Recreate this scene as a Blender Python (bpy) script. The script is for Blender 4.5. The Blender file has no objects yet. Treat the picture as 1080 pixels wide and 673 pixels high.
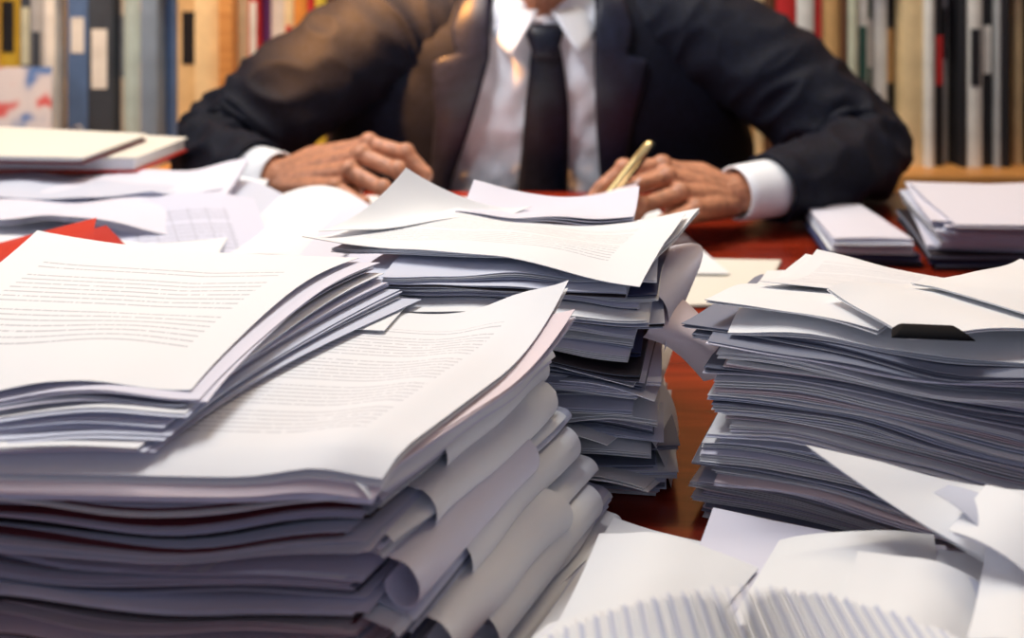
import bpy, math, random
from mathutils import Vector, noise, Matrix
random.seed(7)
D = 0.75            # desk top height above floor
H = 0.362           # eye height above desk
sc = bpy.context.scene
COL = sc.collection

# ------------------------------------------------------------------ helpers
def plan(px, py, z):
    """ground-plan position of a point measured in the photo whose height above the desk is z"""
    y = (H - z) / (py + 50.0) * 1000.0
    return ((px - 540.0) * y / 1000.0, y)

def new_obj(name, verts, faces, mats, fm=None, uvs=None, smooth=True, parent=None, origin=None):
    me = bpy.data.meshes.new(name)
    if origin is None:
        n = len(verts)
        ox = sum(v[0] for v in verts)/n; oy = sum(v[1] for v in verts)/n; oz = min(v[2] for v in verts)
        origin = (ox, oy, oz)
    vv = [(v[0]-origin[0], v[1]-origin[1], v[2]-origin[2]) for v in verts]
    me.from_pydata(vv, [], faces)
    for m in (mats if isinstance(mats, (list, tuple)) else [mats]):
        me.materials.append(m)
    if fm: me.polygons.foreach_set("material_index", fm)
    if uvs:
        uvl = me.uv_layers.new(name="UVMap")
        buf = []
        for p in me.polygons:
            for vi in p.vertices:
                buf.extend(uvs[vi])
        uvl.data.foreach_set("uv", buf)
    if smooth: me.polygons.foreach_set("use_smooth", [True]*len(me.polygons))
    me.update()
    ob = bpy.data.objects.new(name, me)
    ob.location = (origin[0], origin[1], origin[2] + D)
    COL.objects.link(ob)
    if parent:
        ob.parent = parent
        ob.matrix_parent_inverse = Matrix.Translation(parent.location).inverted()
    return ob

def tag(ob, label, cat, group=None):
    ob["label"] = label; ob["category"] = cat
    if group: ob["group"] = group
    return ob

def box(x0, x1, y0, y1, z0, z1, V, F):
    b = len(V)
    V += [(x0,y0,z0),(x1,y0,z0),(x1,y1,z0),(x0,y1,z0),(x0,y0,z1),(x1,y0,z1),(x1,y1,z1),(x0,y1,z1)]
    F += [(b,b+3,b+2,b+1),(b+4,b+5,b+6,b+7),(b,b+1,b+5,b+4),(b+1,b+2,b+6,b+5),(b+2,b+3,b+7,b+6),(b+3,b,b+4,b+7)]

def box_obj(name, x0,x1,y0,y1,z0,z1, mat, bev=0.0, parent=None):
    V=[];F=[]; box(x0,x1,y0,y1,z0,z1,V,F)
    ob = new_obj(name,V,F,mat,smooth=False,parent=parent)
    if bev>0:
        m=ob.modifiers.new("b",'BEVEL'); m.width=bev; m.segments=3
    return ob

# ------------------------------------------------------------------ materials
def principled(name, col, rough=0.5, metal=0.0, nscale=0, namt=0.0, bump=0.0, stretch=(1,1,1), spec=None, sheen=0, coat=0):
    m = bpy.data.materials.new(name); m.use_nodes=True
    nt=m.node_tree; N=nt.nodes; L=nt.links
    p=N["Principled BSDF"]
    p.inputs["Base Color"].default_value=(*col,1); p.inputs["Roughness"].default_value=rough
    p.inputs["Metallic"].default_value=metal
    if spec is not None: p.inputs["Specular IOR Level"].default_value=spec
    if sheen: p.inputs["Sheen Weight"].default_value=sheen
    if coat: p.inputs["Coat Weight"].default_value=coat
    if nscale:
        tc=N.new("ShaderNodeTexCoord"); mp=N.new("ShaderNodeMapping"); mp.inputs["Scale"].default_value=stretch
        L.new(tc.outputs["Object"],mp.inputs["Vector"])
        nz=N.new("ShaderNodeTexNoise"); nz.inputs["Scale"].default_value=nscale; nz.inputs["Detail"].default_value=5
        L.new(mp.outputs[0],nz.inputs["Vector"])
        cr=N.new("ShaderNodeValToRGB")
        cr.color_ramp.elements[0].position=0.3; cr.color_ramp.elements[1].position=0.7
        cr.color_ramp.elements[0].color=(*[max(0,c*(1-namt)) for c in col],1)
        cr.color_ramp.elements[1].color=(*[min(1,c*(1+namt)) for c in col],1)
        L.new(nz.outputs["Fac"],cr.inputs["Fac"]); L.new(cr.outputs["Color"],p.inputs["Base Color"])
        if bump:
            b=N.new("ShaderNodeBump"); b.inputs["Strength"].default_value=bump; b.inputs["Distance"].default_value=0.004
            L.new(nz.outputs["Fac"],b.inputs["Height"]); L.new(b.outputs[0],p.inputs["Normal"])
    return m

def text_paper(name, col, NL=30, ink=(0.16,0.18,0.25), amt=0.7, um=0.38, vm=0.36, table=False, thick=0.28):
    m=principled(name,col,0.6)
    nt=m.node_tree;N=nt.nodes;L=nt.links;p=N["Principled BSDF"]
    uv=N.new("ShaderNodeUVMap"); sp=N.new("ShaderNodeSeparateXYZ"); L.new(uv.outputs[0],sp.inputs[0])
    def M(op,a,b=None):
        n=N.new("ShaderNodeMath"); n.operation=op
        for i,v in enumerate((a,b)):
            if v is None: continue
            if isinstance(v,(int,float)): n.inputs[i].default_value=v
            else: L.new(v,n.inputs[i])
        return n.outputs[0]
    u=sp.outputs[0]; v=sp.outputs[1]
    vl=M('MULTIPLY',v,NL); fr=M('FRACT',vl); fl=M('FLOOR',vl)
    line=M('LESS_THAN',fr,thick)
    cb=N.new("ShaderNodeCombineXYZ"); L.new(M('MULTIPLY',u,150),cb.inputs[0]); L.new(M('MULTIPLY',fl,7.31),cb.inputs[1])
    nz=N.new("ShaderNodeTexNoise"); nz.inputs["Scale"].default_value=1.0; nz.inputs["Detail"].default_value=1
    L.new(cb.outputs[0],nz.inputs["Vector"])
    word=M('GREATER_THAN',nz.outputs["Fac"],0.38)
    mu=M('LESS_THAN',M('ABSOLUTE',M('SUBTRACT',u,0.5)),um)
    mv=M('LESS_THAN',M('ABSOLUTE',M('SUBTRACT',v,0.5)),vm)
    para=M('GREATER_THAN',M('FRACT',M('MULTIPLY',fl,0.1301)),0.16)
    f=M('MULTIPLY',M('MULTIPLY',line,word),M('MULTIPLY',mu,mv)); f=M('MULTIPLY',f,para)
    if table:
        grid=M('MULTIPLY',M('LESS_THAN',M('FRACT',M('MULTIPLY',u,9)),0.05),M('MULTIPLY',mu,mv))
        f=M('MAXIMUM',f,grid)
    f=M('MULTIPLY',f,amt)
    mx=N.new("ShaderNodeMix"); mx.data_type='RGBA'
    L.new(f,mx.inputs["Factor"]); mx.inputs["A"].default_value=(*col,1); mx.inputs["B"].default_value=(*ink,1)
    L.new(mx.outputs["Result"],p.inputs["Base Color"])
    return m

def wood(name, c1, c2, rough=0.3, scale=6, axis=(1,12,12), coat=0.0):
    m=principled(name,c1,rough,coat=coat); nt=m.node_tree;N=nt.nodes;L=nt.links;p=N["Principled BSDF"]
    tc=N.new("ShaderNodeTexCoord"); mp=N.new("ShaderNodeMapping"); mp.inputs["Scale"].default_value=axis
    L.new(tc.outputs["Object"],mp.inputs["Vector"])
    nz=N.new("ShaderNodeTexNoise"); nz.inputs["Scale"].default_value=scale; nz.inputs["Detail"].default_value=8; nz.inputs["Distortion"].default_value=0.6
    L.new(mp.outputs[0],nz.inputs["Vector"])
    cr=N.new("ShaderNodeValToRGB"); cr.color_ramp.elements[0].position=0.32; cr.color_ramp.elements[1].position=0.68
    cr.color_ramp.elements[0].color=(*c1,1); cr.color_ramp.elements[1].color=(*c2,1)
    L.new(nz.outputs["Fac"],cr.inputs["Fac"]); L.new(cr.outputs["Color"],p.inputs["Base Color"])
    return m

P_WHITE = principled("paper_white",(0.84,0.86,0.90),0.6)
P_COOL  = principled("paper_cool",(0.60,0.64,0.78),0.6)
P_LAV   = principled("paper_lavender",(0.73,0.73,0.86),0.6)
P_PINK  = principled("paper_pink",(0.80,0.69,0.74),0.6)
P_CREAM = principled("paper_cream",(0.80,0.77,0.70),0.6)
P_GREY  = principled("paper_grey_and_gap_shade",(0.20,0.22,0.30),0.6)  # grey sheets; within stacks they also carry painted shade of the gaps
P_DARK  = principled("folder_charcoal_and_gap_shade",(0.028,0.022,0.028),0.5)  # dark folders; as thin layers in stacks also painted gap shade
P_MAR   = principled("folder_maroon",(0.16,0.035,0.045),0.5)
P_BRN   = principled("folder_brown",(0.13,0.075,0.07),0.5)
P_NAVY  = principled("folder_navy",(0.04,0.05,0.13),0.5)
P_RED   = principled("folder_red",(0.62,0.035,0.02),0.45)
P_TXT   = text_paper("printed_paper",(0.84,0.86,0.90),NL=30,amt=0.42,vm=0.30)
P_TXT2  = text_paper("printed_paper_dense",(0.83,0.85,0.90),NL=44,amt=0.40)
P_TAB   = text_paper("printed_paper_table",(0.66,0.68,0.84),NL=22,amt=0.5,table=True,um=0.3,vm=0.3)
M_DESK  = wood("mahogany",(0.13,0.010,0.004),(0.30,0.030,0.010),0.24,5,(1,10,10),coat=0.15)
M_SHELF = wood("oak_shelf",(0.50,0.20,0.05),(0.74,0.36,0.11),0.4,5,(1,14,14))
M_SUIT  = principled("suit_wool",(0.0035,0.0048,0.0135),0.72,nscale=160,namt=0.5,bump=0.08,spec=0.22)
M_LAPEL = principled("suit_lapel",(0.0075,0.0095,0.026),0.42,nscale=160,namt=0.5,bump=0.06,spec=0.5)
M_SHIRT = principled("shirt_cotton",(0.86,0.89,0.96),0.42,nscale=14,namt=0.03,bump=0.1)
M_TIE   = principled("tie_silk",(0.005,0.007,0.018),0.42,nscale=120,namt=0.4,bump=0.05,spec=0.35)
M_SKIN  = principled("skin",(0.45,0.195,0.11),0.45,nscale=110,namt=0.26,bump=0.45)
M_SKIN.node_tree.nodes["Principled BSDF"].inputs["Subsurface Weight"].default_value=0.04
M_SKIN.node_tree.nodes["Principled BSDF"].inputs["Subsurface Radius"].default_value=(0.01,0.004,0.002)
M_NAIL  = principled("fingernail",(0.60,0.34,0.25),0.35)
M_HAIR  = principled("hair_dark",(0.02,0.013,0.01),0.5,nscale=60,namt=0.5,bump=0.4,stretch=(1,1,0.2))
M_GOLD  = principled("pen_gold",(0.92,0.72,0.34),0.18,metal=0.75)
M_BLACK = principled("black_plastic",(0.012,0.012,0.015),0.35)
M_CLIP  = principled("clip_black",(0.006,0.006,0.008),0.75,spec=0.1)
M_STEEL = principled("steel",(0.6,0.6,0.62),0.3,metal=1.0)
M_WALL  = principled("wall_paint",(0.62,0.52,0.40),0.9,nscale=8,namt=0.05)
M_FLOOR = wood("floor_wood",(0.16,0.09,0.05),(0.26,0.15,0.08),0.4,4,(1,8,8))
M_CEIL  = principled("ceiling_paint",(0.8,0.8,0.8),0.9,nscale=8,namt=0.03)
M_EYE   = principled("eye_white",(0.8,0.8,0.8),0.2)
M_IRIS  = principled("eye_iris",(0.05,0.025,0.015),0.2)
M_TROU  = principled("trouser_wool",(0.008,0.009,0.016),0.8,nscale=100,namt=0.4)

# ------------------------------------------------------------------ paper
def lerp2(a,b,t): return (a[0]+(b[0]-a[0])*t, a[1]+(b[1]-a[1])*t)

def sheets(name, C, z0, n, step, th, mats, warp=None, post=None, nu=14, nv=10, jit=0.0012, shift=None, wav=0.0):
    """a document of n sheets. C = FL,FR,BR,BL plan corners"""
    V=[];F=[];FM=[];UV=[]
    if not isinstance(mats,(list,tuple)): mats=[mats]
    seed=random.random()*100; wa=random.uniform(-0.7,0.9)
    for k in range(n):
        jx=[random.uniform(-jit,jit) for _ in range(8)]
        c=[(C[i][0]+jx[2*i],C[i][1]+jx[2*i+1]) for i in range(4)]
        if shift: c=[(p[0]+shift[0]*k,p[1]+shift[1]*k) for p in c]
        zk=z0+k*step
        mi=random.randrange(len(mats)) if k<n-1 else 0
        b=len(V)
        for side in (0,1):
            for j in range(nv+1):
                v=j/nv
                for i in range(nu+1):
                    u=i/nu
                    x=(c[0][0]*(1-u)+c[1][0]*u)*(1-v)+(c[3][0]*(1-u)+c[2][0]*u)*v
                    y=(c[0][1]*(1-u)+c[1][1]*u)*(1-v)+(c[3][1]*(1-u)+c[2][1]*u)*v
                    z=zk
                    if warp: z=warp(x,y,z)
                    if wav: z+=wav*(0.5+noise.noise(Vector(((x*math.cos(wa)+y*math.sin(wa))*16,0.5,seed+k*0.1))))
                    z+= th if side else 0.0
                    if post: x,y,z=post(x,y,z,u,v,k,c)
                    V.append((x,y,z)); UV.append((u,1-v))
        W=nu+1; S=W*(nv+1)
        for j in range(nv):
            for i in range(nu):
                a=b+j*W+i
                F.append((a,a+W,a+W+1,a+1)); F.append((a+S,a+S+1,a+S+W+1,a+S+W)); FM+= [mi,mi]
        for i in range(nu):
            a=b+i; F.append((a,a+1,a+1+S,a+S)); FM.append(mi)
            a=b+nv*W+i; F.append((a,a+S,a+S+1,a+1)); FM.append(mi)
        for j in range(nv):
            a=b+j*W; F.append((a,a+S,a+S+W,a+W)); FM.append(mi)
            a=b+j*W+nu; F.append((a,a+W,a+W+S,a+S)); FM.append(mi)
    ob=new_obj(name,V,F,mats,FM,UV,smooth=True)
    es=ob.modifiers.new("es",'EDGE_SPLIT'); es.split_angle=math.radians(50)
    return ob

def rot(C,ang,dx=0,dy=0,s=1.0):
    cx=sum(p[0] for p in C)/4; cy=sum(p[1] for p in C)/4
    ca,sa=math.cos(ang),math.sin(ang)
    return [(cx+dx+s*((p[0]-cx)*ca-(p[1]-cy)*sa), cy+dy+s*((p[0]-cx)*sa+(p[1]-cy)*ca)) for p in C]

def make_warp(A,k,fx,A2,k2,f2,seed,tilt=None):
    def w(x,y,z):
        g=min(1.0,max(0.0,z/0.03))
        r=z+g*A*noise.noise(Vector((x*fx+seed,y*fx,z*k)))+g*A2*noise.noise(Vector((x*f2,y*f2+seed,z*k2)))
        if tilt: r+=tilt(x,y)*min(1.0,z/0.10)
        return max(r,0.0004)
    return w

def stack(name, Cb, Ct, z0, z1, nd, ns, warp, palette, label, cat, group, jit=0.004, rj=0.02, post=None, nu=14, nv=10, sj=0.0015, th=0.38):
    dz=(z1-z0)/nd; out=[]
    for i in range(nd):
        t=i/max(1,nd-1)
        C=[lerp2(Cb[q],Ct[q],t) for q in range(4)]
        C=rot(C,random.gauss(0,rj),random.gauss(0,jit),random.gauss(0,jit),random.uniform(0.98,1.015))
        m=[random.choice(palette) for _ in range(3)]
        step=dz/ns
        ob=sheets(name,C,z0+i*dz,ns,step,step*th,m,warp,post(i,t) if post else None,nu,nv,sj)
        tag(ob,label,cat,group); out.append(ob)
    return out

def corner_lift(cu,cv,R,a,pull=0.0):
    def f(x,y,z,u,v,k,c):
        t=1-(abs(u-cu)+abs(v-cv))/R
        if t>0: z+=a*t*t
        return x,y,z
    return f
def chain(*fs):
    def f(x,y,z,u,v,k,c):
        for g in fs: x,y,z=g(x,y,z,u,v,k,c)
        return x,y,z
    return f

# ================================================================== DESK
desk = bpy.data.objects.new("desk",None); desk.location=(0,0.8,0); COL.objects.link(desk)
tag(desk,"reddish-brown polished mahogany office desk covered with papers","desk")
def child_box(name,parent,*a,**k):
    ob=box_obj(name,*a,**k); ob.parent=parent; ob.matrix_parent_inverse=Matrix.Translation(parent.location).inverted(); return ob
child_box("desk_top",desk,-1.15,1.15,0.12,1.44,-0.035,0.0,M_DESK,bev=0.006)
child_box("side_panel",desk,-1.08,-1.04,0.2,1.36,-D,-0.036,M_DESK)
child_box("side_panel",desk,1.04,1.08,0.2,1.36,-D,-0.036,M_DESK)
child_box("modesty_panel",desk,-1.04,1.04,0.24,0.27,-0.6,-0.036,M_DESK)

# ================================================================== RIGHT STACK
wR=make_warp(0.011,26,8,0.0030,150,18,3.0,tilt=lambda x,y:-0.16*max(0,y-0.62))
CR=[(0.126,0.603),(0.385,0.500),(0.455,0.665),(0.205,0.765)]
pal=[P_WHITE,P_COOL,P_LAV,P_WHITE,P_COOL,P_PINK,P_WHITE,P_GREY]  # occasional grey sheet puts the shade between pages into the colour
def shiftC(C,dx,dy): return [(p[0]+dx,p[1]+dy) for p in C]
lab="loose bundle of white office paper lying in a tall heap"
g="documents in the tall heap"
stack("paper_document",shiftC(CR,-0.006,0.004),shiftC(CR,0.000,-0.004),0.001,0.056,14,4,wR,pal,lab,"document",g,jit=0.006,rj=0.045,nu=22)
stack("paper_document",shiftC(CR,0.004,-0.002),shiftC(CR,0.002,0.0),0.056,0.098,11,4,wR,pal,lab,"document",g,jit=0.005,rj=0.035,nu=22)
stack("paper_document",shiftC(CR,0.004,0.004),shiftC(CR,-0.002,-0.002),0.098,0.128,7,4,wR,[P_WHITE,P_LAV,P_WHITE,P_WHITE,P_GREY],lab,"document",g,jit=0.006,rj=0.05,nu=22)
def top_sheet(name,pts,z,mats,label,lifts=(),n=1,step=0.001,wav=0.0,warp=None,group=None,nu=20,nv=16,jit=0.0008,th=0.0005,shift=None):
    C=[plan(p[0],p[1],z) for p in pts]
    ob=sheets(name,C,z,n,step,th,mats,warp,chain(*[corner_lift(*l) for l in lifts]) if lifts else None,nu,nv,jit,shift,wav)
    tag(ob,label,"paper",group); return ob
top_sheet("paper_sheet",[(744,322),(925,352),(1010,292),(850,264)],0.1315,[P_WHITE],"white blank sheet on top of a tall paper heap",[(0,0,0.6,0.004),(0,1,0.6,0.009)],2,0.0012,0.005,warp=wR,nu=28)
top_sheet("paper_sheet",[(800,302),(960,322),(1000,280),(862,258)],0.1350,[P_TXT2],"printed white sheet with slightly lifted corner",[(0,1,0.6,0.009),(0,0,0.5,0.004)],1,0.001,0.005,warp=wR,nu=28)
top_sheet("paper_sheet",[(872,318),(960,356),(1180,350),(1060,268)],0.1375,[P_WHITE],"plain white sheet lying askew on the heap",[(0,0,0.4,0.003)],2,0.001,0.004,warp=wR,nu=28)
top_sheet("paper_sheet",[(960,300),(1140,345),(1250,300),(1075,262)],0.1410,[P_WHITE],"white sheet on top of the tall heap",[(0,1,0.4,0.004)],2,0.001,0.004,warp=wR,nu=28)

def tube(pts,rad,V,F,seg=12,cap=True,fn=None,flat=None):
    pts=[Vector(p) for p in pts]; n=len(pts); b=len(V)
    up=Vector((0,0,1)); prev=None
    for i,p in enumerate(pts):
        t=(pts[min(i+1,n-1)]-pts[max(i-1,0)]).normalized()
        if prev is None:
            a=t.cross(up)
            if a.length<0.1: a=t.cross(Vector((1,0,0)))
        else:
            a=prev-t*prev.dot(t)
        a.normalize(); prev=a; c=t.cross(a).normalized()
        for s in range(seg):
            th=2*math.pi*s/seg
            r=rad[i]
            if fn: r=r+fn(i/(n-1),th)
            V.append(tuple(p+a*math.cos(th)*r+c*math.sin(th)*r))
    for i in range(n-1):
        for s in range(seg):
            a0=b+i*seg+s; a1=b+i*seg+(s+1)%seg
            F.append((a0,a1,a1+seg,a0+seg))
    if cap:
        F.append(tuple(b+s for s in range(seg-1,-1,-1))); F.append(tuple(b+(n-1)*seg+s for s in range(seg)))
def clip(x,y,z,ang):
    V=[];F=[]
    n=16; ca,sa=math.cos(ang),math.sin(ang)
    prof=[]
    for i in range(n+1):
        a=math.pi*i/n
        prof.append((0.008*math.cos(a),0.0052*math.sin(a)))
    L=0.0215
    for s in (-1,1):
        for q in prof:
            lx=s*L*(1-0.30*(q[1]/0.0052)-0.12*(q[0]/0.008)); ly=q[0]
            V.append((x+lx*ca-ly*sa,y+lx*sa+ly*ca,z+q[1]))
    W=n+1
    for i in range(n): F.append((i,i+1,i+1+W,i+W))
    F.append(tuple(range(n,-1,-1))); F.append(tuple(range(W,2*W))); F.append((0,W,2*W-1,n))
    o=new_obj("paper_clip",V,F,M_CLIP); tag(o,"black oval clip holding sheets on a paper heap","clip")
    m=o.modifiers.new("b",'BEVEL'); m.width=0.0008; m.segments=2
cx_,cy_=plan(980,353,0.139)
clip(cx_,cy_,0.1390,math.radians(-6))

# ================================================================== MIDDLE STACK
wM=make_warp(0.011,26,9,0.0032,140,20,9.0,tilt=lambda x,y:-0.10*max(0,y-0.68))
CMb=[(-0.10,0.652),(0.098,0.634),(0.126,0.785),(-0.07,0.82)]
CMu=[(-0.108,0.655),(0.084,0.630),(0.122,0.785),(-0.07,0.82)]
lab="bundle of office papers in a stack before the writing man"
g="documents in the squat stack"
stack("paper_document",CMb,CMb,0.001,0.045,11,4,wM,pal,lab,"document",g,jit=0.007,rj=0.07,nu=20)
stack("paper_document",shiftC(CMb,-0.012,0),shiftC(CMb,-0.008,0),0.045,0.085,11,4,wM,[P_WHITE,P_COOL,P_GREY,P_LAV,P_WHITE],lab,"document",g,jit=0.008,rj=0.08,nu=20)
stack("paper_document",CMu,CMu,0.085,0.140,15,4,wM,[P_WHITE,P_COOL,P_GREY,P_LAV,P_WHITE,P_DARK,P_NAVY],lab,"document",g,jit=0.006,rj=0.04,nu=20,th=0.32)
top_sheet("paper_sheet",[(350,262),(668,294),(738,242),(445,205)],0.142,[P_WHITE],"white sheet with lifted corners on the squat stack",[(1,1,0.6,0.012),(0,1,0.6,0.014),(1,0,0.3,-0.003)],3,0.0014,0.005,warp=wM)
top_sheet("paper_sheet",[(318,250),(676,294),(724,240),(425,212)],0.148,[P_TXT],"broad printed sheet lying over the squat stack",[(1,0,0.6,-0.008),(1,1,0.5,0.009),(0,1,0.5,0.010),(0,0,0.5,0.003)],1,0.0012,0.003,warp=wM,nu=28)
top_sheet("paper_sheet",[(335,242),(470,228),(560,208),(428,210)],0.1520,[P_WHITE],"broad white sheet with a tall corner curling upward",[(0,1,1.0,0.040),(1,1,0.6,0.005)],1,0.001,0.001,warp=wM,nu=30,nv=20)
top_sheet("paper_sheet",[(480,220),(668,230),(674,206),(500,198)],0.1500,[P_LAV,P_PINK],"whitish-lilac sheet curling up beyond printed pages",[(1,1,1.1,0.020),(0,1,0.9,0.016)],3,0.002,0.003,warp=wM,nu=30)

def patch(name,P,mats,label,bulge=None,nu=16,nv=12,th=0.0004,n=1,off=(0,0,0.001),cat="paper",wav=0.0,group=None,wdir=None,floor=0.0006,spread=0.002):
    """P = 4 3-D corners FL FR BR BL; wav = height of ripples running one way only, as in bent paper"""
    V=[];F=[];FM=[];UV=[]
    if not isinstance(mats,(list,tuple)): mats=[mats]
    sd=random.random()*50; wa=random.uniform(-0.6,1.2) if wdir is None else wdir
    for k in range(n):
        b=len(V); W=nu+1; S=W*(nv+1)
        j3=[Vector([random.uniform(-spread,spread)*(k>0) for _ in range(2)]+[0]) for _ in range(4)]
        for side in (0,1):
            for j in range(nv+1):
                v=j/nv
                for i in range(nu+1):
                    u=i/nu
                    q=[Vector(P[a])+j3[a] for a in range(4)]
                    p=(q[0]*(1-u)+q[1]*u)*(1-v)+(q[3]*(1-u)+q[2]*u)*v
                    p=p+Vector(off)*k
                    if bulge: p=p+Vector(bulge(u,v))
                    if wav: p.z+=wav*noise.noise(Vector(((u*math.cos(wa)+v*math.sin(wa))*1.9+sd,0.3,k*0.05)))
                    p.z=max(p.z,floor)
                    p.z+=th*side
                    V.append(tuple(p)); UV.append((u,1-v))
        mi=k%len(mats)
        for j in range(nv):
            for i in range(nu):
                a=b+j*W+i
                F.append((a,a+W,a+W+1,a+1)); F.append((a+S,a+S+1,a+S+W+1,a+S+W)); FM+=[mi,mi]
        for i in range(nu):
            a=b+i; F.append((a,a+1,a+1+S,a+S)); a=b+nv*W+i; F.append((a,a+S,a+S+1,a+1)); FM+=[mi,mi]
        for j in range(nv):
            a=b+j*W; F.append((a,a+S,a+S+W,a+W)); a=b+j*W+nu; F.append((a,a+W,a+W+S,a+S)); FM+=[mi,mi]
    ob=new_obj(name,V,F,mats,FM,UV)
    es=ob.modifiers.new("es",'EDGE_SPLIT'); es.split_angle=math.radians(50)
    tag(ob,label,cat,group); return ob
def X3(px,py,Y): return ((px-540)*Y/1000.0, Y, H-(py+50)*Y/1000.0)
patch("paper_sheet",[X3(678,356,0.655),X3(742,402,0.655),X3(750,346,0.68),X3(686,300,0.69)],[P_PINK],"pinkish sheet curling down off the side of a stack",
      bulge=lambda u,v:(0.012*math.sin(math.pi*v)*u,-0.020*math.sin(math.pi*v),0.006*math.sin(math.pi*u)),nv=20)
patch("paper_sheet",[X3(660,300,0.66),X3(700,372,0.65),X3(738,282,0.72),X3(700,262,0.77)],[P_LAV],"lavender sheet bending over the stack edge",
      bulge=lambda u,v:(0.014*math.sin(math.pi*u),0,0.010*math.sin(math.pi*u)))
patch("paper_sheet",[X3(664,440,0.645),X3(708,516,0.640),X3(716,455,0.70),X3(690,395,0.70)],[P_WHITE],"white sheet leaning against the side of a stack",
      bulge=lambda u,v:(0.004*math.sin(math.pi*u),0,0.003*math.sin(math.pi*u)))
patch("paper_sheet",[X3(590,388,0.620),X3(668,402,0.612),X3(690,372,0.70),X3(640,368,0.70)],[P_WHITE],"white sheet jutting out of the squat stack",
      bulge=lambda u,v:(0,0,-0.004*u*(1-v)))
patch("paper_sheet",[X3(590,402,0.618),X3(690,424,0.608),X3(702,392,0.70),X3(640,380,0.70)],[P_COOL],"bluish sheet jutting out of the squat stack",
      bulge=lambda u,v:(0,0,0.003*math.sin(math.pi*u)))
patch("paper_sheet",[X3(570,455,0.618),X3(640,470,0.614),X3(680,440,0.70),X3(620,430,0.70)],[P_WHITE],"white leaf jutting low out of the squat stack",
      bulge=lambda u,v:(0,0,0.002*math.sin(math.pi*u)))
patch("paper_sheet",[X3(600,500,0.612),X3(680,516,0.606),X3(706,490,0.68),X3(640,480,0.68)],[P_WHITE],"white leaf sliding out near the stack foot",
      bulge=lambda u,v:(0,0,0.002*math.sin(math.pi*u)),n=2,off=(0.003,-0.002,-0.0012))

# ================================================================== LEFT STACK (nearest)
wL=make_warp(0.012,30,9,0.0040,120,15,21.0)
E0=Vector((-0.072,0.452)); E1=Vector((0.008,0.612)); ED=(E1-E0); EN=Vector((ED.y,-ED.x)).normalized()
CL=[(-0.43,0.465),tuple(E0),tuple(E1),(-0.33,0.66)]
g="documents in the broad crumpled stack"
lab="thick creased bundle of papers in a broad crumpled stack"
N=34; z0=0.001; z1=0.113; dz=(z1-z0)/N
for i in range(N):
    t=i/(N-1); z=z0+i*dz
    C=rot(CL,random.gauss(0,0.026),random.gauss(0,0.005),random.gauss(0,0.007))
    light=[P_COOL,P_LAV,P_PINK,P_WHITE,P_COOL,P_GREY]; dark=[P_BRN,P_MAR,P_GREY,P_DARK]  # dark layers: folder colours, plus gap shade painted as sheets
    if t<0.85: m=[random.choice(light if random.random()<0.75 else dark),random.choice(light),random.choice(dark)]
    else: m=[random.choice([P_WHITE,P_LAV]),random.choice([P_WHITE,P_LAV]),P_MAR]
    ns=4; step=dz/ns
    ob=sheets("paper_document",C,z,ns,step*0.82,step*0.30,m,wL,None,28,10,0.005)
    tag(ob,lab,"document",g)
def rolled(o,zt,R,amax,v0,v1,nsh,mats,skew=0.0,inner=-0.035,label="white pages rolled under along the side of a broad stack",gap=0.0017,spir=0.30,vary=0.16):
    V=[];F=[];FM=[]; nu=44; nv=18; sd=random.random()*40; w1=random.uniform(1.5,3.0)
    o*=0.54
    for k in range(nsh):
        b=len(V); W=nu+1; S=W*(nv+1); Rk=max(0.003,R-gap*k)
        dv0=random.uniform(-0.045,0.045); dv1=random.uniform(-0.04,0.04); am=amax*(1+random.uniform(-vary,vary*0.6)); do=random.uniform(-0.004,0.004)
        for side in (0,1):
            r0=Rk-(0.0003 if side else 0)
            for j in range(nv+1):
                v=v0+dv0+(v1+dv1-v0-dv0)*j/nv
                base=E0+ED*v
                wob=0.10*noise.noise(Vector((v*2.2+sd,k*0.3,0)))
                oo=o+do+skew*(v-0.5)+0.006*noise.noise(Vector((v*w1+sd,5,k*0.15)))
                Rv=r0*(1+wob); amv=am*(1+0.25*(j/nv-0.5))
                flat=oo-inner
                for i in range(nu+1):
                    q=i/nu
                    if q<=0.25:
                        d=inner+flat*q/0.25; z=zt-gap*k-0.06*max(0,d)-(0.0003 if side else 0)
                    else:
                        th=(q-0.25)/0.75*amv; rr=Rv*(1-spir*th/max(amv,0.1)*min(1,amv/5))
                        d=oo+rr*math.sin(th); z=zt-gap*k-0.06*max(0,oo)-Rv+rr*math.cos(th)
                    P=base+EN*d
                    V.append((P.x,P.y,max(z,0.0006)))
        mi=k%len(mats)
        for j in range(nv):
            for i in range(nu):
                a=b+j*W+i
                F.append((a,a+1,a+W+1,a+W)); F.append((a+S,a+S+W,a+S+W+1,a+S+1)); FM+=[mi,mi]
        for i in range(nu):
            a=b+i; F.append((a,a+S,a+1+S,a+1)); a=b+nv*W+i; F.append((a,a+1,a+S+1,a+S)); FM+=[mi,mi]
        for j in range(nv):
            a=b+j*W+nu; F.append((a,a+S,a+S+W,a+W)); FM.append(mi)
    ob=new_obj("rolled_paper_document",V,F,mats,FM); es=ob.modifiers.new("es",'EDGE_SPLIT'); es.split_angle=math.radians(40)
    tag(ob,label,"document","rolled documents along the broad stack")
bl="pale sheets bending down over the stack side"
rolled(0.002,0.1150,0.018,1.10,-0.02,1.02,3,[P_WHITE,P_LAV],0.006,label="white sheets bending down over the stack side",gap=0.003,vary=0.25)
rolled(0.010,0.1060,0.0105,5.6,0.36,1.00,1,[P_WHITE],0.004)
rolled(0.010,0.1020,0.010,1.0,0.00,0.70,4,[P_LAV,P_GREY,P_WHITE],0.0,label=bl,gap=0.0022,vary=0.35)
rolled(0.022,0.0930,0.0120,5.6,0.20,0.98,1,[P_WHITE],0.004)
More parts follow.
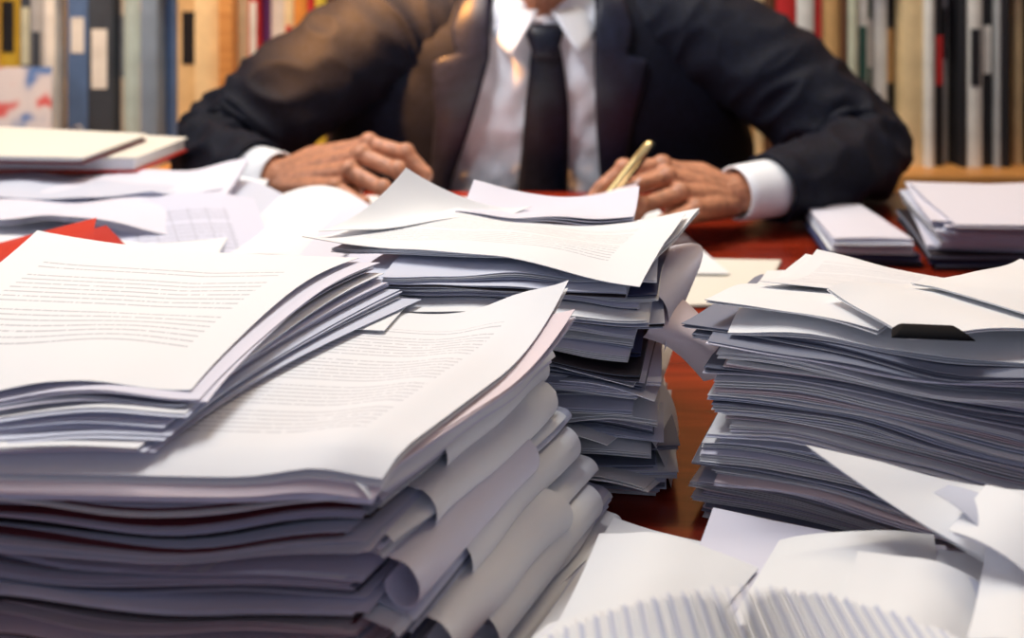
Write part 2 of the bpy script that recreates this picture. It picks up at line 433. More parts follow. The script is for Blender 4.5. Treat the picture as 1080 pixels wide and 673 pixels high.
rolled(0.020,0.0860,0.010,0.9,-0.02,1.02,4,[P_WHITE,P_GREY,P_LAV],0.004,label=bl,gap=0.0022,vary=0.35)
rolled(0.036,0.0780,0.0120,5.6,0.04,0.70,1,[P_LAV],0.002)
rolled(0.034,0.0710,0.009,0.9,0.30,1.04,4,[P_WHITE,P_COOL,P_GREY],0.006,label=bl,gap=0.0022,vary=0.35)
rolled(0.050,0.0630,0.0125,5.6,0.28,1.02,1,[P_WHITE],0.006)
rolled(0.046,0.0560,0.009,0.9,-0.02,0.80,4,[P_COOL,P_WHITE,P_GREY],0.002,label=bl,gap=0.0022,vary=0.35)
rolled(0.062,0.0480,0.0125,5.6,0.08,0.80,1,[P_WHITE],0.004)
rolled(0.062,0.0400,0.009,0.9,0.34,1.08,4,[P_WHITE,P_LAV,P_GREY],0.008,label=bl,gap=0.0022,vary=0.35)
rolled(0.076,0.0330,0.0115,5.4,0.26,1.00,1,[P_WHITE],0.006)
rolled(0.078,0.0200,0.008,0.9,0.36,1.12,4,[P_LAV,P_WHITE,P_COOL],0.010,label=bl,gap=0.0020,vary=0.35)
rolled(0.092,0.0120,0.0055,1.0,0.30,1.08,3,[P_WHITE,P_COOL],0.008,label=bl)
# sheet group B on top of lower block
CB=[plan(-90,488,0.119),plan(402,497,0.119),plan(598,348,0.119),plan(250,318,0.119)]
CB2=[plan(-90,505,0.114),plan(392,512,0.114),plan(606,372,0.114),plan(250,330,0.114)]
for q,(C,z,m) in enumerate([(CB2,0.1150,[P_LAV,P_WHITE]),(CB2,0.1165,[P_PINK,P_PINK]),(CB,0.1185,[P_WHITE,P_LAV]),(CB,0.1212,[P_TXT2,P_WHITE])]):
    def b_post(x,y,z,u,v,k,c,q=q):
        t=1-((1-u)+(1-v))/0.45
        if t>0: z+=(0.020+0.003*q)*t*t
        z+=(0.002+0.001*q)*math.exp(-((u-0.86)/0.1)**2)
        z-=(0.010-0.001*q)*max(0,(0.12-v)/0.12)**2
        return x,y,z
    ob=sheets("paper_sheet_set",C,z,2 if q<3 else 1,0.0008,0.0004,m,None,b_post,26,18,0.001)
    tag(ob,"printed white sheets with an upturned corner" if q==3 else "white and lavender sheets under a printed page","paper",g)
# bundle A
At=[plan(-170,402,0.146),plan(214,402,0.146),plan(386,277,0.146),plan(46,254,0.146)]
Ab=[plan(-200,480,0.123),plan(152,478,0.123),plan(432,318,0.123),plan(30,300,0.123)]
NA=11
for i in range(NA):
    t=i/(NA-1)
    C=[lerp2(Ab[q],At[q],t**0.8) for q in range(4)]
    C=rot(C,random.gauss(0,0.012) if i<NA-1 else 0,random.gauss(0,0.003),random.gauss(0,0.003))
    z=0.1245+i*0.0020+(0.0016 if i==NA-1 else 0)
    def a_post(x,y,z,u,v,k,c,t=t):
        s=max(0,(0.45-v)/0.45)
        z-=0.010*s*s*(0.3+0.7*t)
        z+=0.0045*(1+math.sin(u*9+0.8+t*1.2))*s*(0.15+0.85*t)
        z+=0.0030*(1+math.sin(v*7+1.0+t*1.6))*max(0,(u-0.65)/0.35)*t
        q=1-((1-v)+u)/0.5
        if q>0: z+=0.008*q*q*t
        bow=0.010*math.sin(math.pi*v)*max(0,(u-0.5)/0.5)
        return x-bow,y-bow*0.3,z
    mats=[P_TXT if i==NA-1 else random.choice([P_WHITE,P_LAV,P_COOL]),random.choice([P_LAV,P_GREY,P_COOL])]
    ob=sheets("paper_sheet_set",C,z,2 if i<NA-1 else 1,0.0010,0.0004,mats,None,a_post,36,20,0.003)
    tag(ob,"printed page with text over a curved paper bundle" if i==NA-1 else "white sheets sagging along one edge of a bundle","paper","sheets of the curved bundle")
top_sheet("paper_sheet",[(330,345),(404,350),(436,316),(380,300)],0.1236,[P_WHITE],"white sheet sticking out beneath a curved bundle",[],1)
for q,(a,b,c,d,m) in enumerate([((440,690),(570,640),(655,556),(560,560),P_WHITE),((480,705),(600,672),(672,585),(585,580),P_LAV)]):
    z=0.008-0.003*q; P=[(*plan(p[0],p[1],z),z) for p in (a,b,c,d)]
    patch("paper_sheet",P,[m,P_COOL],"white leaf lying at the foot of a broad stack",n=3,off=(0.004,-0.004,-0.0012),wav=0.003,spread=0.005,bulge=lambda u,v:(0,0,0.006*(1-u)**2))

# ================================================================== BACK LEFT PILE
wB=make_warp(0.007,30,6,0.002,120,12,33.0)
CP=[(-0.70,0.93),(-0.31,0.93),(-0.33,1.27),(-0.72,1.33)]
stack("paper_document",CP,CP,0.001,0.060,12,3,wB,pal,"bundle of papers in a wide sprawling pile","document","documents in the sprawling pile",jit=0.012,rj=0.08)
top_sheet("paper_sheet",[(-60,240),(205,246),(262,198),(-30,188)],0.066,[P_LAV],"large pale sheet with curved edge on a sprawling pile",[(1,1,0.6,0.022),(1,0,0.6,-0.014)],3,0.002,0.012,nu=28)
top_sheet("paper_sheet",[(-60,215),(160,212),(235,205),(-30,182)],0.077,[P_COOL],"pale bluish sheet on a sprawling pile",[(1,0,0.5,0.006)],2,0.002,0.005)
patch("paper_sheet",[X3(120,292,0.93),X3(300,286,0.93),X3(268,210,1.10),X3(92,232,1.06)],[P_TAB],"bluish sheet printed with a small table, curving upward",bulge=lambda u,v:(0,0,0.020*math.sin(math.pi*u*0.9)*v-0.006*u))
patch("paper_sheet",[X3(180,296,0.95),X3(345,280,0.96),X3(398,222,1.12),X3(300,204,1.18)],[P_WHITE,P_LAV],"white blank sheet arched over another page",n=2,off=(0.006,-0.006,-0.002),bulge=lambda u,v:(0,0,0.018*math.sin(math.pi*u)))
patch("paper_sheet",[X3(250,296,0.98),X3(400,276,0.98),X3(452,236,1.10),X3(330,214,1.18)],[P_TAB,P_LAV],"pale printed sheet arched beside a sprawling pile",n=3,off=(0.006,-0.006,-0.002),bulge=lambda u,v:(0,0,0.010*math.sin(math.pi*u*1.2)))
patch("paper_sheet",[X3(190,262,1.02),X3(262,258,1.02),X3(300,206,1.18),X3(215,196,1.22)],[P_COOL],"bluish sheet curving down between piles",bulge=lambda u,v:(0,0,0.014*math.sin(math.pi*u)))
CQ=[(-0.36,0.90),(-0.12,0.92),(-0.13,1.10),(-0.34,1.16)]
stack("paper_document",CQ,CQ,0.001,0.022,4,3,wB,pal,"low pile of papers on the desk","document","documents in the low pile",jit=0.006,rj=0.06)
fe=bpy.data.objects.new("folder",None)
p0=X3(40,285,0.84); fe.location=(p0[0],p0[1],p0[2]+D); COL.objects.link(fe); tag(fe,"red cardboard folder with dark inner side, half open","folder")
def child_of(ob,par):
    for k in ("label","category"):
        if k in ob: del ob[k]
    ob.parent=par; ob.matrix_parent_inverse=Matrix.Translation(par.location).inverted()
c1=patch("folder_cover",[X3(-60,320,0.78),X3(92,318,0.78),X3(102,230,0.87),X3(-30,264,0.89)],[P_RED],"x",bulge=lambda u,v:(0,0,0.012*math.sin(math.pi*v))); child_of(c1,fe)
c2=patch("folder_back",[X3(-60,325,0.77),X3(185,312,0.79),X3(112,238,0.885),X3(-50,282,0.90)],[P_RED,P_DARK],"x",n=2,off=(0.004,0,-0.006)); child_of(c2,fe)

def flat_book(C,z0,th,cover,name,label):
    e=bpy.data.objects.new(name,None); cx=sum(p[0] for p in C)/4; cy=sum(p[1] for p in C)/4
    e.location=(cx,cy,z0+D); COL.objects.link(e); tag(e,label,"book")
    def slab(nm,C,a,b,mat):
        V=[(p[0],p[1],a) for p in C]+[(p[0],p[1],b) for p in C]
        F=[(0,3,2,1),(4,5,6,7),(0,1,5,4),(1,2,6,5),(2,3,7,6),(3,0,4,7)]
        o=new_obj(nm,V,F,mat,smooth=False,parent=e); m=o.modifiers.new("b",'BEVEL'); m.width=0.0012; m.segments=2
    slab("cover",C,z0,z0+0.003,cover); slab("cover",C,z0+th-0.003,z0+th,P_CREAM)
    slab("page_block",rot(C,0,0,0,0.97),z0+0.003,z0+th-0.003,P_WHITE)
flat_book([(-0.74,1.205),(-0.475,1.20),(-0.455,1.33),(-0.73,1.40)],0.083,0.020,P_RED,"book","white hardback book with red lower cover on papers")
flat_book([(-0.78,1.17),(-0.52,1.15),(-0.50,1.30),(-0.76,1.36)],0.104,0.010,P_MAR,"book","thin pale paperback lying on a white book")

# ================================================================== SHEETS UNDER HANDS / FAR DESK
def desk_docs(C,z,n,m,label,wav=0.002):
    ob=sheets("paper_document",C,z,n,0.0018,0.0007,m,None,None,14,10,0.003,None,0.0); tag(ob,label,"document"); return ob
desk_docs([(-0.26,1.10),(0.02,1.10),(0.02,1.36),(-0.24,1.38)],0.001,5,[P_WHITE,P_LAV],"sheets of white paper under the resting fist")
desk_docs([(0.03,1.05),(0.24,1.05),(0.20,1.32),(0.03,1.31)],0.001,4,[P_WHITE,P_PINK],"white paper sheets being written on")
top_sheet("paper_sheet",[(706,324),(800,322),(824,276),(712,274)],0.002,[P_CREAM],"cream sheet lying flat on the desk",[],2,0.0015)
top_sheet("paper_sheet",[(575,232),(640,246),(676,198),(612,208)],0.075,[P_PINK],"pinkish sheet bent upright beside the squat stack",[(1,1,0.8,0.012)],1,0.001)

# ================================================================== BACK RIGHT PILES
C1=[(0.478,1.08),(0.84,1.08),(0.84,1.28),(0.52,1.28)]
stack("paper_document",C1,C1,0.001,0.018,3,4,wB,[P_DARK,P_NAVY,P_GREY,P_DARK],"dark folder beneath white papers","folder","folders under the neat pile",jit=0.004,rj=0.03)
stack("paper_document",shiftC(C1,0.006,0),shiftC(C1,0.012,0.0),0.018,0.056,9,5,wB,[P_WHITE,P_COOL,P_LAV,P_WHITE],"white papers in a neat pile on dark folders","document","papers in the neat pile",jit=0.005,rj=0.04)
C2=[(0.368,1.10),(0.474,1.09),(0.474,1.24),(0.39,1.24)]
stack("paper_document",C2,C2,0.001,0.014,3,4,wB,[P_DARK,P_GREY,P_NAVY],"dark folders on the desk","folder","folders under the small pile",jit=0.003,rj=0.04)
C2=[(0.372,1.10),(0.462,1.09),(0.466,1.25),(0.388,1.25)]
stack("paper_document",C2,C2,0.014,0.030,4,4,wB,[P_WHITE,P_COOL,P_LAV],"short pile of white papers beside the writer's elbow","document","papers in the small pile",jit=0.004,rj=0.05)

# ================================================================== FOREGROUND RIGHT
def leaf(pts,zs,m,label,n=1,off=(0.003,-0.003,-0.0026),wav=0.004,wd=None,bul=0.004,spread=0.003,lift=None):
    P=[(*plan(p[0],p[1],z),z) for p,z in zip(pts,zs)]
    def bf(u,v):
        z=bul*math.sin(math.pi*u)
        if lift:
            t=1-(abs(u-lift[0])+abs(v-lift[1]))/lift[2]
            if t>0: z+=lift[3]*t*t
        return (0,0,z)
    patch("paper_sheet",P,m,label,bulge=bf,n=n,off=off,wav=wav,wdir=wd,nu=32,nv=22,spread=spread)
leaf([(540,700),(760,700),(800,588),(648,553)],[0.014,0.016,0.012,0.010],[P_WHITE,P_LAV,P_COOL],"white sheets strewn on the desk before the stacks",3,lift=(0,1,0.6,0.006),wav=0.006)
leaf([(700,660),(960,668),(985,588),(752,556)],[0.024,0.024,0.020,0.018],[P_LAV,P_COOL],"pale sheets strewn before the tall heap",2,wd=0.1,lift=(0,1,0.6,0.008),wav=0.006)
leaf([(575,680),(745,665),(800,602),(632,582)],[0.034,0.034,0.032,0.028],[P_WHITE,P_LAV],"broad white sheet curving upward",2,wd=0.1,lift=(0,1,0.9,0.010),wav=0.006,bul=0.010)
leaf([(765,665),(1000,650),(985,584),(822,570)],[0.036,0.038,0.036,0.032],[P_WHITE,P_LAV],"broad white sheet bowed before the tall heap",2,wd=0.0,lift=(1,1,0.8,0.012),wav=0.006,bul=0.010)
leaf([(868,680),(1010,710),(1050,620),(905,600)],[0.050,0.050,0.048,0.046],[P_WHITE,P_COOL],"white sheets with a curled corner",2,wd=0.0,lift=(0,1,1.0,0.010),wav=0.004,bul=0.006)
leaf([(960,700),(1120,740),(1140,600),(990,604)],[0.042,0.042,0.042,0.040],[P_WHITE,P_LAV,P_COOL],"white sheets overlapping at the desk corner",3,wd=0.3,lift=(0,1,0.6,0.010),wav=0.006)
leaf([(1020,670),(1130,720),(1150,600),(1040,596)],[0.060,0.060,0.058,0.056],[P_WHITE,P_LAV],"white page lying over other sheets",2,wd=0.5,lift=(0,1,0.7,0.008),bul=0.006)
patch("paper_sheet",[X3(850,470,0.535),X3(1100,622,0.455),X3(1120,520,0.49),X3(930,488,0.53)],[P_WHITE,P_COOL],"white sheet slanting down from the tall heap",
      bulge=lambda u,v:(0,0,-0.004*math.sin(math.pi*u)),n=3,off=(0.004,-0.002,-0.002))
patch("paper_sheet",[X3(1000,560,0.47),X3(1120,640,0.43),X3(1130,570,0.45),X3(1040,512,0.49)],[P_WHITE,P_LAV],"white sheet corner poking upward",bulge=lambda u,v:(0,0,0.006*math.sin(math.pi*u)),n=2,off=(0.003,0,-0.002))
patch("paper_sheet",[X3(985,520,0.485),X3(1060,590,0.455),X3(1100,560,0.47),X3(1000,512,0.50)],[P_COOL],"pale bluish sheet leaning on other pages",bulge=lambda u,v:(0,0,0.004*math.sin(math.pi*u)))
# fanned booklet
fan=bpy.data.objects.new("fanned_booklet",None); fan.location=(0.12,0.39,D); COL.objects.link(fan)
tag(fan,"thick booklet of white pages fanned out on the desk","booklet")
NF=99
for i in range(NF):
    t=i/(NF-1)
    xr=0.080+0.075*t; xt=-0.004+0.216*t
    ht=0.059+0.022*math.sin(math.pi*min(1,t*1.02))**0.8+random.uniform(-0.0007,0.0007)
    V=[];F=[]; n=8; yb=random.uniform(-0.0012,0.0012)
    ys=(0.345,0.38,0.410+0.014*math.sin(math.pi*t)+yb)
    for side in (0,1):
        for j,yy in enumerate(ys):
            for s in range(n+1):
                q=s/n
                x=xr+(xt-xr)*q**1.5+0.004*math.sin(math.pi*q)*(0.5-t)+(0.0008 if side else 0)
                V.append((x,yy,0.001+ht*q**(0.9)-0.003*(j==2)*q))
    W=n+1;S=W*3
    for j in range(2):
        for s in range(n):
            a=j*W+s
            F.append((a,a+W,a+W+1,a+1)); F.append((a+S,a+S+1,a+S+W+1,a+S+W))
    for s in range(n):
        F.append((s,s+1,s+1+S,s+S)); a=2*W+s; F.append((a,a+S,a+1+S,a+1))
    for j in range(2):
        a=j*W+n; F.append((a,a+W,a+W+S,a+S))
    new_obj("page",V,F,P_WHITE if i%3 else P_COOL,parent=fan,smooth=False)  # every third page darker: shade of the page gaps put into colour
patch("paper_sheet",[X3(520,720,0.40),X3(730,672,0.40),X3(720,646,0.435),X3(590,655,0.45)],[P_WHITE,P_LAV],"white page bent over the edge of a fanned booklet",bulge=lambda u,v:(0,0,0.004*math.sin(math.pi*u)),n=3,off=(-0.003,0.002,-0.003))

# ================================================================== BOOKCASE + BOOKS
SZ=-0.075; YB=1.93
bc=bpy.data.objects.new("bookcase",None); bc.location=(0,2.05,0); COL.objects.link(bc)
tag(bc,"oak bookcase filled with books and binders behind the man","bookcase")
def cb(name,*a,**k):
    return child_box(name,bc,*a,**k)
cb("shelf_board",-1.5,1.5,1.86,2.24,SZ-0.06,SZ,M_SHELF,bev=0.003)
cb("shelf_board",-1.5,1.5,1.90,2.24,SZ+0.47,SZ+0.50,M_SHELF,bev=0.003)
cb("shelf_board",-1.5,1.5,1.92,2.24,-0.72,-0.69,M_SHELF,bev=0.003)
cb("back_panel",-1.5,1.5,2.24,2.26,-D,1.2,M_SHELF)
for x in (-1.5,1.48): cb("side_panel",x,x+0.02,1.88,2.24,-D,1.2,M_SHELF)
ux0=(232-540)*1.91/1000; cb("upright",ux0,ux0+0.028,1.90,2.24,SZ,SZ+0.47,M_SHELF,bev=0.002)
_bm={}
def bmat(c):
    if c not in _bm: _bm[c]=principled("book_cloth_%d"%len(_bm),c,0.55,nscale=20,namt=0.15)
    return _bm[c]
def book(x0,w,hh,dp,col,kind,labcol,YB,desc="book"):
    e=bpy.data.objects.new("ring_binder" if kind=='binder' else "book",None)
    e.location=(x0+w/2,YB+dp/2,SZ+D); COL.objects.link(e)
    g0=0.0006
    x1=x0+w-g0; x0=x0+g0; b=min(0.003,w*0.15); m=bmat(col)
    V=[];F=[]
    n=8; outer=[];inner=[]
    bul=0.004 if kind=='book' else 0.0
    outer.append((x0,YB+dp))
    for i in range(n+1):
        q=i/n; outer.append((x0+(x1-x0)*q, YB-bul*math.sin(math.pi*q)))
    outer.append((x1,YB+dp))
    inner.append((x0+b,YB+dp))
    for i in range(n+1):
        q=i/n; inner.append((x0+b+(x1-x0-2*b)*q, YB+b-bul*math.sin(math.pi*q)))
    inner.append((x1-b,YB+dp))
    K=len(outer)
    for z in (SZ,SZ+hh):
        for p in outer: V.append((p[0],p[1],z))
        for p in inner: V.append((p[0],p[1],z))
    T=2*K
    for i in range(K-1):
        F.append((i,i+1,i+1+T,i+T)); F.append((K+i+1,K+i,K+i+T,K+i+1+T))
        F.append((i+1,i,K+i,K+i+1)); F.append((T+i,T+i+1,T+K+i+1,T+K+i))
    F.append((0,T,T+K,K)); F.append((K-1,2*K-1,T+2*K-1,T+K-1))
    new_obj("cover",V,F,m,smooth=False,parent=e)
    V=[];F=[]; box(x0+b*1.05,x1-b*1.05,YB+b+0.003,YB+dp-0.006,SZ+0.003,SZ+hh-0.006,V,F)
    new_obj("page_block",V,F,P_CREAM,smooth=False,parent=e)
    if labcol:
        V=[];F=[]; lz=SZ+hh*random.uniform(0.38,0.58); lh=hh*random.uniform(0.15,0.32)
        box(x0+w*0.18,x1-w*0.18,YB-bul-0.0015,YB+b*0.5,lz,lz+lh,V,F)
        new_obj("spine_label",V,F,bmat(labcol),smooth=False,parent=e)
    if kind=='binder':
        V=[];F=[]; cz=SZ+0.07; cxm=(x0+x1)/2; rr=min(0.012,w*0.3)
        ring=[(cxm+rr*math.cos(a*math.pi/8),YB-0.001,cz+rr*math.sin(a*math.pi/8)) for a in range(17)]
        tube(ring,[0.0016]*17,V,F,6,cap=False)
        new_obj("finger_ring",V,F,M_STEEL,parent=e)
    tag(e,desc,"binder" if kind=='binder' else "book","books on the bookcase shelf")
WHT=(0.76,0.75,0.72);TEAL=(0.45,0.60,0.62);BLU=(0.08,0.15,0.32);GRB=(0.19,0.26,0.37);TAN=(0.64,0.38,0.15);CRM=(0.80,0.61,0.34)
BLK=(0.010,0.010,0.014);RED=(0.55,0.02,0.02);YEL=(0.72,0.52,0.05);GRN=(0.02,0.08,0.06);DG=(0.04,0.05,0.07);PUR=(0.16,0.04,0.16);ORG=(0.72,0.26,0.04);LG=(0.38,0.39,0.41);BRN=(0.11,0.045,0.018);PAL=(0.58,0.60,0.46)
nm={WHT:"white",TEAL:"pale teal",BLU:"blue",GRB:"grey-blue",TAN:"tan",CRM:"cream",BLK:"black",RED:"red",YEL:"yellow",GRN:"dark green",DG:"dark grey",PUR:"purple",ORG:"orange",LG:"light grey",BRN:"brown",PAL:"pale olive"}
L=[(-60,BLU,0,None),(-38,CRM,0,None),(-15,YEL,0,BLK),(6,YEL,0,None),(18,DG,0,PAL),(32,LG,0,DG),(46,WHT,0,None),(58,CRM,0,LG),(68,BLU,1,WHT),(90,DG,0,WHT),(116,WHT,0,GRB),(124,TEAL,0,None),(141,WHT,0,TEAL),(148,GRB,0,None),(166,BLU,0,None),(178,CRM,1,BLK),(205,CRM,0,None),(231,None,0,None),
(248,CRM,0,None),(262,RED,0,WHT),(273,PUR,0,None),(282,WHT,0,None),(300,CRM,0,RED),(310,ORG,0,None),(324,RED,0,None),(332,YEL,0,None),(344,BRN,0,None),(356,ORG,0,YEL),(370,TAN,0,None),(385,BRN,0,None),(400,None,0,None),
(690,None,0,None),(700,TAN,0,None),(720,BRN,0,None),(740,YEL,0,None),(752,ORG,0,None),(768,GRN,0,None),(780,TAN,0,None),(796,CRM,0,None),(806,BRN,0,None),(818,RED,0,None),(840,WHT,0,None),(858,CRM,0,RED),(870,TAN,0,None),(888,BRN,0,None),(894,PAL,0,None),(905,WHT,0,GRN),(918,GRN,0,WHT),(926,WHT,0,None),(942,BLK,0,TAN),(954,CRM,0,None),(976,WHT,0,None),(986,BLK,0,RED),(998,WHT,0,BLK),(1012,BLK,0,None),(1020,WHT,0,BLK),(1036,BLK,0,WHT),(1050,LG,0,None),(1056,BLK,0,None),(1066,TAN,0,BLK),(1078,CRM,0,None),(1088,BLK,0,WHT),(1104,TAN,0,None),(1122,RED,0,None),(1140,None,0,None)]
for a,b in zip(L[:-1],L[1:]):
    if a[1] is None: continue
    yb=YB+random.choice([0,0,0.012,0.03,0.05])
    x0=(a[0]-540)*YB/1000; w=(b[0]-a[0])*YB/1000
    kind='binder' if a[2] else 'book'
    book(x0,w,random.uniform(0.40,0.44) if kind=='book' else 0.42,random.uniform(0.18,0.22),a[1],kind,a[3],yb,desc="%s %s standing upright on the bookcase shelf"%(nm[a[1]],"ring binder" if a[2] else "hardback book"))
def magmat():
    m=principled("magazine_cover",(0.8,0.8,0.85),0.35); nt=m.node_tree;N=nt.nodes;Lk=nt.links
    tc=N.new("ShaderNodeTexCoord"); nz=N.new("ShaderNodeTexNoise"); nz.inputs["Scale"].default_value=12; nz.inputs["Detail"].default_value=2
    Lk.new(tc.outputs["Object"],nz.inputs["Vector"]); cr=N.new("ShaderNodeValToRGB")
    e=cr.color_ramp.elements; e[0].color=(0.60,0.10,0.10,1); e[0].position=0.36; e[1].position=0.43; e[1].color=(0.66,0.62,0.66,1)
    q=e.new(0.54); q.color=(0.60,0.58,0.64,1); q=e.new(0.62); q.color=(0.10,0.20,0.48,1)
    Lk.new(nz.outputs["Fac"],cr.inputs["Fac"]); Lk.new(cr.outputs[0],N["Principled BSDF"].inputs["Base Color"]); return m
patch("magazine",[(-1.12,1.875,SZ+0.001),(-0.915,1.880,SZ+0.001),(-0.93,1.918,SZ+0.205),(-1.13,1.918,SZ+0.205)],[magmat()],"white magazine with red and blue cover leaning on books",n=3,off=(0,-0.002,0),cat="magazine",floor=-1)

# ================================================================== PERSON
def ring_caps(V,F,a,b,ra,rb,seg=16):
    a=Vector(a);b=Vector(b); d=(b-a)
    if d.length<1e-5: d=Vector((0,0,1e-4))
    t=d.normalized(); up=Vector((0,0,1)) if abs(t.z)<0.9 else Vector((1,0,0))
    e1=t.cross(up).normalized(); e2=t.cross(e1)
    base=len(V); rows=[]
    V.append(tuple(a-t*ra)) 
    h=5
    for i in range(1,h+1):
        an=-math.pi/2+math.pi/2*i/h; rows.append((a+t*ra*math.sin(an),ra*math.cos(an)))
    for i in range(0,h):
        an=math.pi/2*i/h; rows.append((b+t*rb*math.sin(an),rb*math.cos(an)))
    for c,r in rows:
        for s in range(seg):
            th=2*math.pi*s/seg; V.append(tuple(c+e1*math.cos(th)*r+e2*math.sin(th)*r))
    V.append(tuple(b+t*rb)); last=len(V)-1
    for s in range(seg):
        F.append((base,base+1+(s+1)%seg,base+1+s))
    for i in range(len(rows)-1):
        for s in range(seg):
            p=base+1+i*seg+s; q=base+1+i*seg+(s+1)%seg; F.append((p,q,q+seg,p+seg))
    o=base+1+(len(rows)-1)*seg
    for s in range(seg): F.append((o+s,o+(s+1)%seg,last))
def chainc(V,F,pts,rad,seg=14):
    for i in range(len(pts)-1): ring_caps(V,F,pts[i],pts[i+1],rad[i],rad[i+1],seg)
def ellip(V,F,c,r,seg=24,rings=14,rx=0.0):
    base=len(V); c=Vector(c); Rm=Matrix.Rotation(rx,3,'X')
    V.append(tuple(c+Rm@Vector((0,0,-r[2]))))
    for i in range(1,rings):
        a=-math.pi/2+math.pi*i/rings
        for s in range(seg):
            th=2*math.pi*s/seg
            V.append(tuple(c+Rm@Vector((r[0]*math.cos(a)*math.cos(th),r[1]*math.cos(a)*math.sin(th),r[2]*math.sin(a)))))
    V.append(tuple(c+Rm@Vector((0,0,r[2])))); last=len(V)-1
    for s in range(seg): F.append((base,base+1+(s+1)%seg,base+1+s))
    for i in range(rings-2):
        for s in range(seg):
            p=base+1+i*seg+s; q=base+1+i*seg+(s+1)%seg; F.append((p,q,q+seg,p+seg))
    o=base+1+(rings-2)*seg
    for s in range(seg): F.append((o+s,o+(s+1)%seg,last))
def bake_remesh(ob,vox,smooth=3,fac=0.5):
    m=ob.modifiers.new("r",'REMESH'); m.mode='VOXEL'; m.voxel_size=vox; m.use_smooth_shade=True
    s=ob.modifiers.new("s",'SMOOTH'); s.iterations=smooth; s.factor=fac
    bpy.context.view_layer.update()
    dg=bpy.context.evaluated_depsgraph_get(); me=bpy.data.meshes.new_from_object(ob.evaluated_get(dg))
    ob.modifiers.clear(); old=ob.data; ob.data=me; bpy.data.meshes.remove(old)
    me.polygons.foreach_set("use_smooth",[True]*len(me.polygons))
CX=0.05
LH=dict(wrist=(-0.315,1.288,0.056),
 f=[([(-0.190,1.260,0.108),(-0.139,1.241,0.099),(-0.112,1.233,0.074),(-0.120,1.236,0.048)],[.0116,.0106,.0093,.0080]),
    ([(-0.198,1.239,0.097),(-0.147,1.217,0.082),(-0.123,1.211,0.057),(-0.135,1.216,0.036)],[.0118,.0106,.0093,.0081]),
    ([(-0.210,1.220,0.081),(-0.163,1.198,0.063),(-0.144,1.194,0.041),(-0.158,1.201,0.027)],[.0112,.0100,.0089,.0078]),
    ([(-0.226,1.206,0.063),(-0.187,1.186,0.046),(-0.172,1.184,0.030),(-0.186,1.192,0.021)],[.0102,.0090,.0080,.0072])],
 th=([(-0.275,1.305,0.076),(-0.220,1.292,0.092),(-0.168,1.272,0.090),(-0.132,1.258,0.074)],[.020,.0150,.0122,.0093]))
RH=dict(wrist=(0.290,1.268,0.054),
 f=[([(0.203,1.256,0.092),(0.152,1.237,0.093),(0.122,1.233,0.070),(0.106,1.232,0.047)],[.0116,.0104,.0091,.0078]),
    ([(0.206,1.238,0.082),(0.153,1.215,0.075),(0.134,1.207,0.050),(0.145,1.209,0.031)],[.0118,.0105,.0092,.0080]),
    ([(0.219,1.219,0.067),(0.168,1.196,0.057),(0.152,1.190,0.036),(0.168,1.195,0.024)],[.0112,.0099,.0088,.0077]),
    ([(0.236,1.205,0.051),(0.194,1.183,0.040),(0.183,1.181,0.026),(0.198,1.188,0.020)],[.0102,.0088,.0078,.0070])],
 th=([(0.258,1.290,0.070),(0.198,1.288,0.078),(0.152,1.272,0.072),(0.118,1.250,0.058)],[.020,.0150,.0122,.0093]))
SH=Vector((-0.012,-0.050,-0.002))      # writing hand lies a little closer
sv=lambda p:tuple(Vector(p)+SH)
RH=dict(wrist=sv(RH['wrist']),f=[([sv(p) for p in a],b) for a,b in RH['f']],th=([sv(p) for p in RH['th'][0]],RH['th'][1]))
SL=[(-0.09,1.568,0.250,.080),(-0.18,1.562,0.238,.090),(-0.28,1.535,0.185,.092),(-0.375,1.495,0.120,.085),(-0.445,1.445,0.070,.066),(-0.425,1.375,0.060,.056),(-0.352,1.312,0.056,.046)]
SR=[(0.19,1.568,0.250,.080),(0.28,1.562,0.238,.090),(0.378,1.535,0.190,.092),(0.465,1.490,0.126,.085),(0.520,1.410,0.070,.065),(0.440,1.312,0.058,.056),(0.336,1.240,0.053,.046)]
V=[];F=[]
for Hn,PTS in ((LH,SL),(RH,SR)):
    w=Vector(Hn['wrist'])
    pp=[Vector(p[:3]) for p in PTS]; rr=[0.045,0.045,0.042,0.040,0.038,0.034,0.029]
    for i in range(len(pp)-1): ring_caps(V,F,pp[i],pp[i+1],rr[i],rr[i+1])
    ring_caps(V,F,pp[-1],w,0.029,0.025)
    for q,(p,r) in enumerate(Hn['f']):
        ring_caps(V,F,w+Vector((0,-0.004*q,0.006-0.005*q)),p[0],0.019-0.001*q,r[0]*1.02)
        chainc(V,F,p,r)
        for a,r2 in zip(p[:2],r[:2]): ellip(V,F,(a[0],a[1]-0.001,a[2]+0.0024),(r2*1.18,r2*1.14,r2*1.14),12,8)
    for q in range(3):
        a=(Vector(Hn['f'][q][0][0])+Vector(Hn['f'][q+1][0][0]))/2
        ring_caps(V,F,(w+a)/2+Vector((0,0,-0.006)),a-Vector((0,0,0.012)),0.017,0.0090)
    mid=Vector(Hn['f'][2][0][0]); ring_caps(V,F,w+Vector((0,0,-0.012)),mid+Vector((0.0,0.02,-0.03)),0.019,0.016)
    tp,tr=Hn['th']; ring_caps(V,F,w,tp[0],0.022,tr[0]); chainc(V,F,tp,tr)
ellip(V,F,(CX,1.60,0.13),(0.17,0.09,0.15)); ellip(V,F,(CX,1.66,-0.02),(0.15,0.10,0.14)); ellip(V,F,(CX,1.73,-0.20),(0.17,0.12,0.12))
ring_caps(V,F,(CX-0.12,1.567,0.235),(CX+0.12,1.567,0.235),0.045,0.045)
ring_caps(V,F,(CX,1.55,0.22),(CX,1.505,0.35),0.062,0.060,24)
